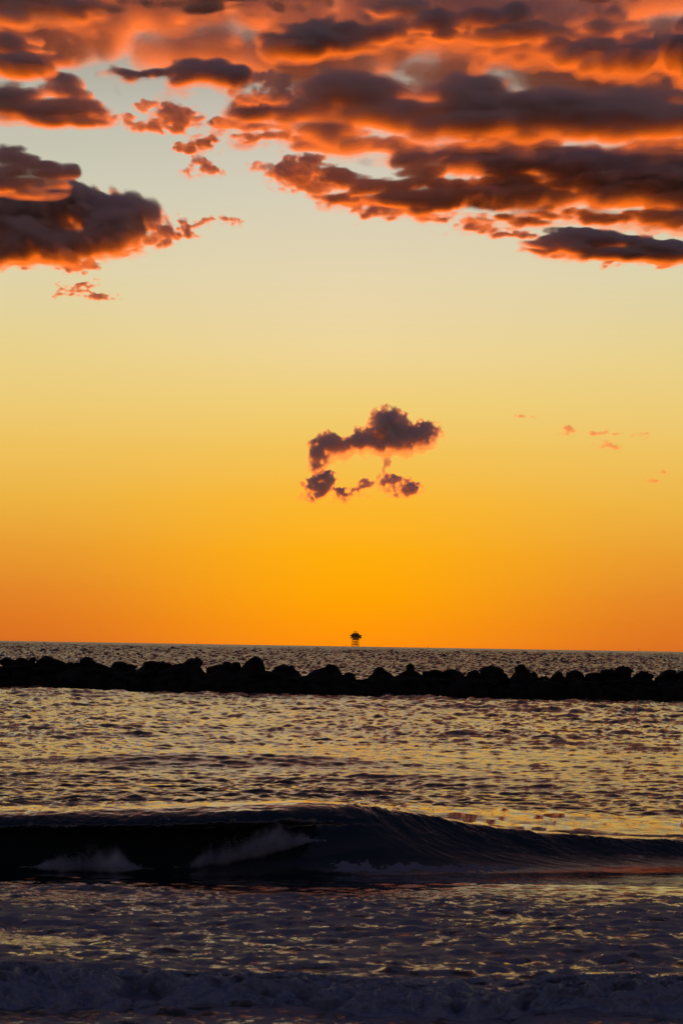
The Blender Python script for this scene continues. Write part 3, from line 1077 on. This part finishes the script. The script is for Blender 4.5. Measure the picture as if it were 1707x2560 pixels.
cloud('tapered grey cloud with orange underside near the upper left edge', [
    (20, 240, 90, 40), (110, 255, 110, 40), (200, 265, 66, 32), (70, 275, 110, 30), (180, 295, 110, 16)], 18, **dict(BAND, wave=46, step=2.5, amp=.6))
cloud('dark oval cloud in the pale gap below the top cloud deck', [
    (510, 185, 95, 34), (450, 190, 60, 26), (575, 190, 60, 34), (340, 188, 80, 16)], 19, **dict(BAND, wave=40, step=2.5, amp=.6))
cloud('torn pinkish wisps between the tapered cloud and the main grey band', [
    (315, 252, 36, 14), (400, 275, 60, 22), (440, 290, 70, 24), (370, 310, 70, 18), (480, 275, 46, 18), (300, 300, 60, 14)], 20, **dict(WISP, wave=34, tau=1.8))
cloud('small grey puff alone below the torn wisps', [
    (508, 362, 36, 18), (480, 374, 34, 11)], 21, **dict(WISP, tau=2.5, amp=.6))
cloud('small bright orange wisp below the lone grey puff', [
    (490, 418, 36, 20), (530, 435, 50, 14), (580, 442, 30, 8)], 22, **WISP)
cloud('faint orange wisp left of the lower cloud band', [
    (672, 428, 40, 18), (650, 420, 24, 12)], 23, **dict(WISP, tau=1))
cloud('huge dark red cloud deck across the top of the picture', [
    (-60, 15, 220, 30), (220, 18, 260, 30), (520, 28, 220, 32), (720, 62, 140, 44), (870, 92, 200, 30), (1080, 92, 180, 24), (1000, 20, 70, 22), (1280, 92, 150, 38), (1450, 112, 220, 44), (1650, 112, 200, 56),
    (1800, 130, 200, 70), (80, 142, 110, 40), (20, 122, 100, 40), (820, 112, 80, 24), (300, -30, 500, 26), (1250, -40, 700, 24)],
    24, **dict(BAND, step=2.5, wave=30, amp=.95, depth=2.0, tau=7, warp=.35, stretch=5.5))
cloud('thick grey main cloud band stretching to the right edge', [
    (630, 285, 70, 40), (720, 285, 110, 56), (900, 255, 150, 86), (800, 250, 90, 74), (1000, 275, 220, 70), (1180, 250, 120, 74), (1380, 290, 300, 66), (1650, 300, 300, 74), (1850, 310, 200, 74), (1100, 290, 400, 50)],
    25, **dict(BAND, step=2.8, wave=40, amp=.42, warp=.2, tau=16, dens=(.006, .02, .08, .3, .7, 1.3), sag=.1, rough=.85))
cloud('glowing orange ribbon of thin cloud under the main grey band', [
    (600, 320, 130, 16), (760, 345, 200, 22), (930, 372, 260, 26), (1150, 385, 300, 30), (1400, 395, 300, 34), (1650, 385, 300, 50), (1850, 390, 200, 50)],
    26, **dict(BAND, wave=30, amp=1.1, tau=6, stretch=5.0, depth=2.4, alt=1650.0))
cloud('ragged lower cloud band with gaps and a fiery lower edge', [
    (770, 440, 60, 20), (840, 446, 110, 26), (960, 470, 120, 28), (1060, 450, 130, 34), (1200, 470, 180, 44), (1380, 470, 230, 44), (1600, 480, 240, 46), (1750, 500, 240, 50), (1000, 500, 110, 26), (1130, 525, 140, 26),
    (1280, 545, 160, 22), (1500, 545, 200, 18), (1700, 545, 200, 22), (1850, 500, 160, 60), (890, 490, 90, 16)],
    27, **dict(BAND, wave=30, amp=.8, warp=.35, tau=7, stretch=4.5))
cloud('lowest streaky cloud at the right edge, orange below and dark on top', [
    (1390, 600, 90, 20), (1500, 605, 130, 26), (1640, 622, 130, 24), (1440, 585, 110, 14), (1750, 625, 120, 32), (1340, 628, 50, 10), (1560, 635, 130, 16)],
    28, **dict(BAND, step=2.4, wave=24, amp=.8, warp=.35, tau=7, stretch=4.5))
cloud('torn glowing fringe on the right end of the broad dark left cloud', [
    (372, 530, 44, 26), (395, 560, 40, 30), (370, 600, 46, 20), (340, 625, 40, 14), (410, 585, 24, 12)], 61, **dict(WISP, tau=1.6, wave=30))
cloud('thin orange streaks trailing under the broad dark left cloud', [
    (40, 645, 110, 14), (150, 640, 120, 12), (60, 665, 80, 9), (270, 622, 80, 10)], 62, **dict(WISP, tau=1.8, stretch=3.0))
cloud('pale torn wisps between the dark oval cloud and the main grey band', [
    (620, 215, 60, 26), (670, 235, 60, 26), (600, 250, 50, 16), (700, 195, 60, 20)], 63, **dict(WISP, tau=1.6, wave=34))
cloud('orange feathered end left of the glowing ribbon', [
    (560, 318, 70, 20), (500, 325, 40, 12), (620, 330, 80, 20), (660, 350, 60, 14)], 64, **dict(WISP, tau=2.2, wave=34, stretch=2.4))
cloud('feathered orange left tip of the ragged lower cloud band', [
    (740, 425, 50, 26), (720, 455, 50, 18), (780, 415, 40, 20), (790, 465, 60, 16)], 65, **dict(WISP, tau=1.8, wave=30))
cloud('thin orange lower fringe of the ragged lower cloud band', [
    (960, 510, 90, 18), (1060, 535, 90, 16), (1160, 560, 110, 18), (1260, 585, 80, 14), (860, 492, 70, 12)], 66, **dict(WISP, tau=2.2, wave=34, stretch=2.4))
cloud('thin bright fringe under the lowest streaky cloud at the right edge', [
    (1420, 630, 110, 14), (1560, 648, 120, 14), (1680, 655, 90, 12)], 67, **dict(WISP, tau=2.2, wave=28, stretch=2.4))
for lab, us in (('tiny faint wisp of cloud, leftmost of those right of the small cumulus', [(1303, 1042, 30, 8)]),
                ('tiny faint wisp shaped like a hook, second of those right of the small cumulus', [(1408, 1074, 18, 13), (1420, 1083, 18, 8)]),
                ('tiny faint pair of wisps in the middle of those right of the small cumulus', [(1500, 1080, 22, 10), (1520, 1114, 40, 10), (1540, 1086, 24, 7)]),
                ('tiny faint wisp, last in the row right of the small cumulus', [(1600, 1091, 20, 9)]),
                ('tiny faint wisp, lowest one near the right edge', [(1622, 1198, 20, 8), (1648, 1174, 22, 8)])):
    cloud(lab, us, len(lab), **dict(WISP, step=1.5, wave=12, amp=.5, tau=.5))

cloud('thin orange veil of cloud filling the gaps of the top deck', [
    (-80, 30, 500, 70), (400, 30, 500, 70), (900, 60, 500, 100), (1400, 90, 500, 120), (1750, 110, 400, 120), (120, 110, 190, 50), (400, -40, 700, 60), (1400, -40, 700, 70), (1250, 175, 420, 36), (640, 120, 180, 44), (820, 140, 200, 50), (1000, 175, 200, 36)],
    40, **dict(BAND, step=2.8, wave=28, amp=1.1, tau=4.6, thresh=(-.05, .15, .35), dens=(.25, .5, .6), stretch=5.0, alt=1800.0))
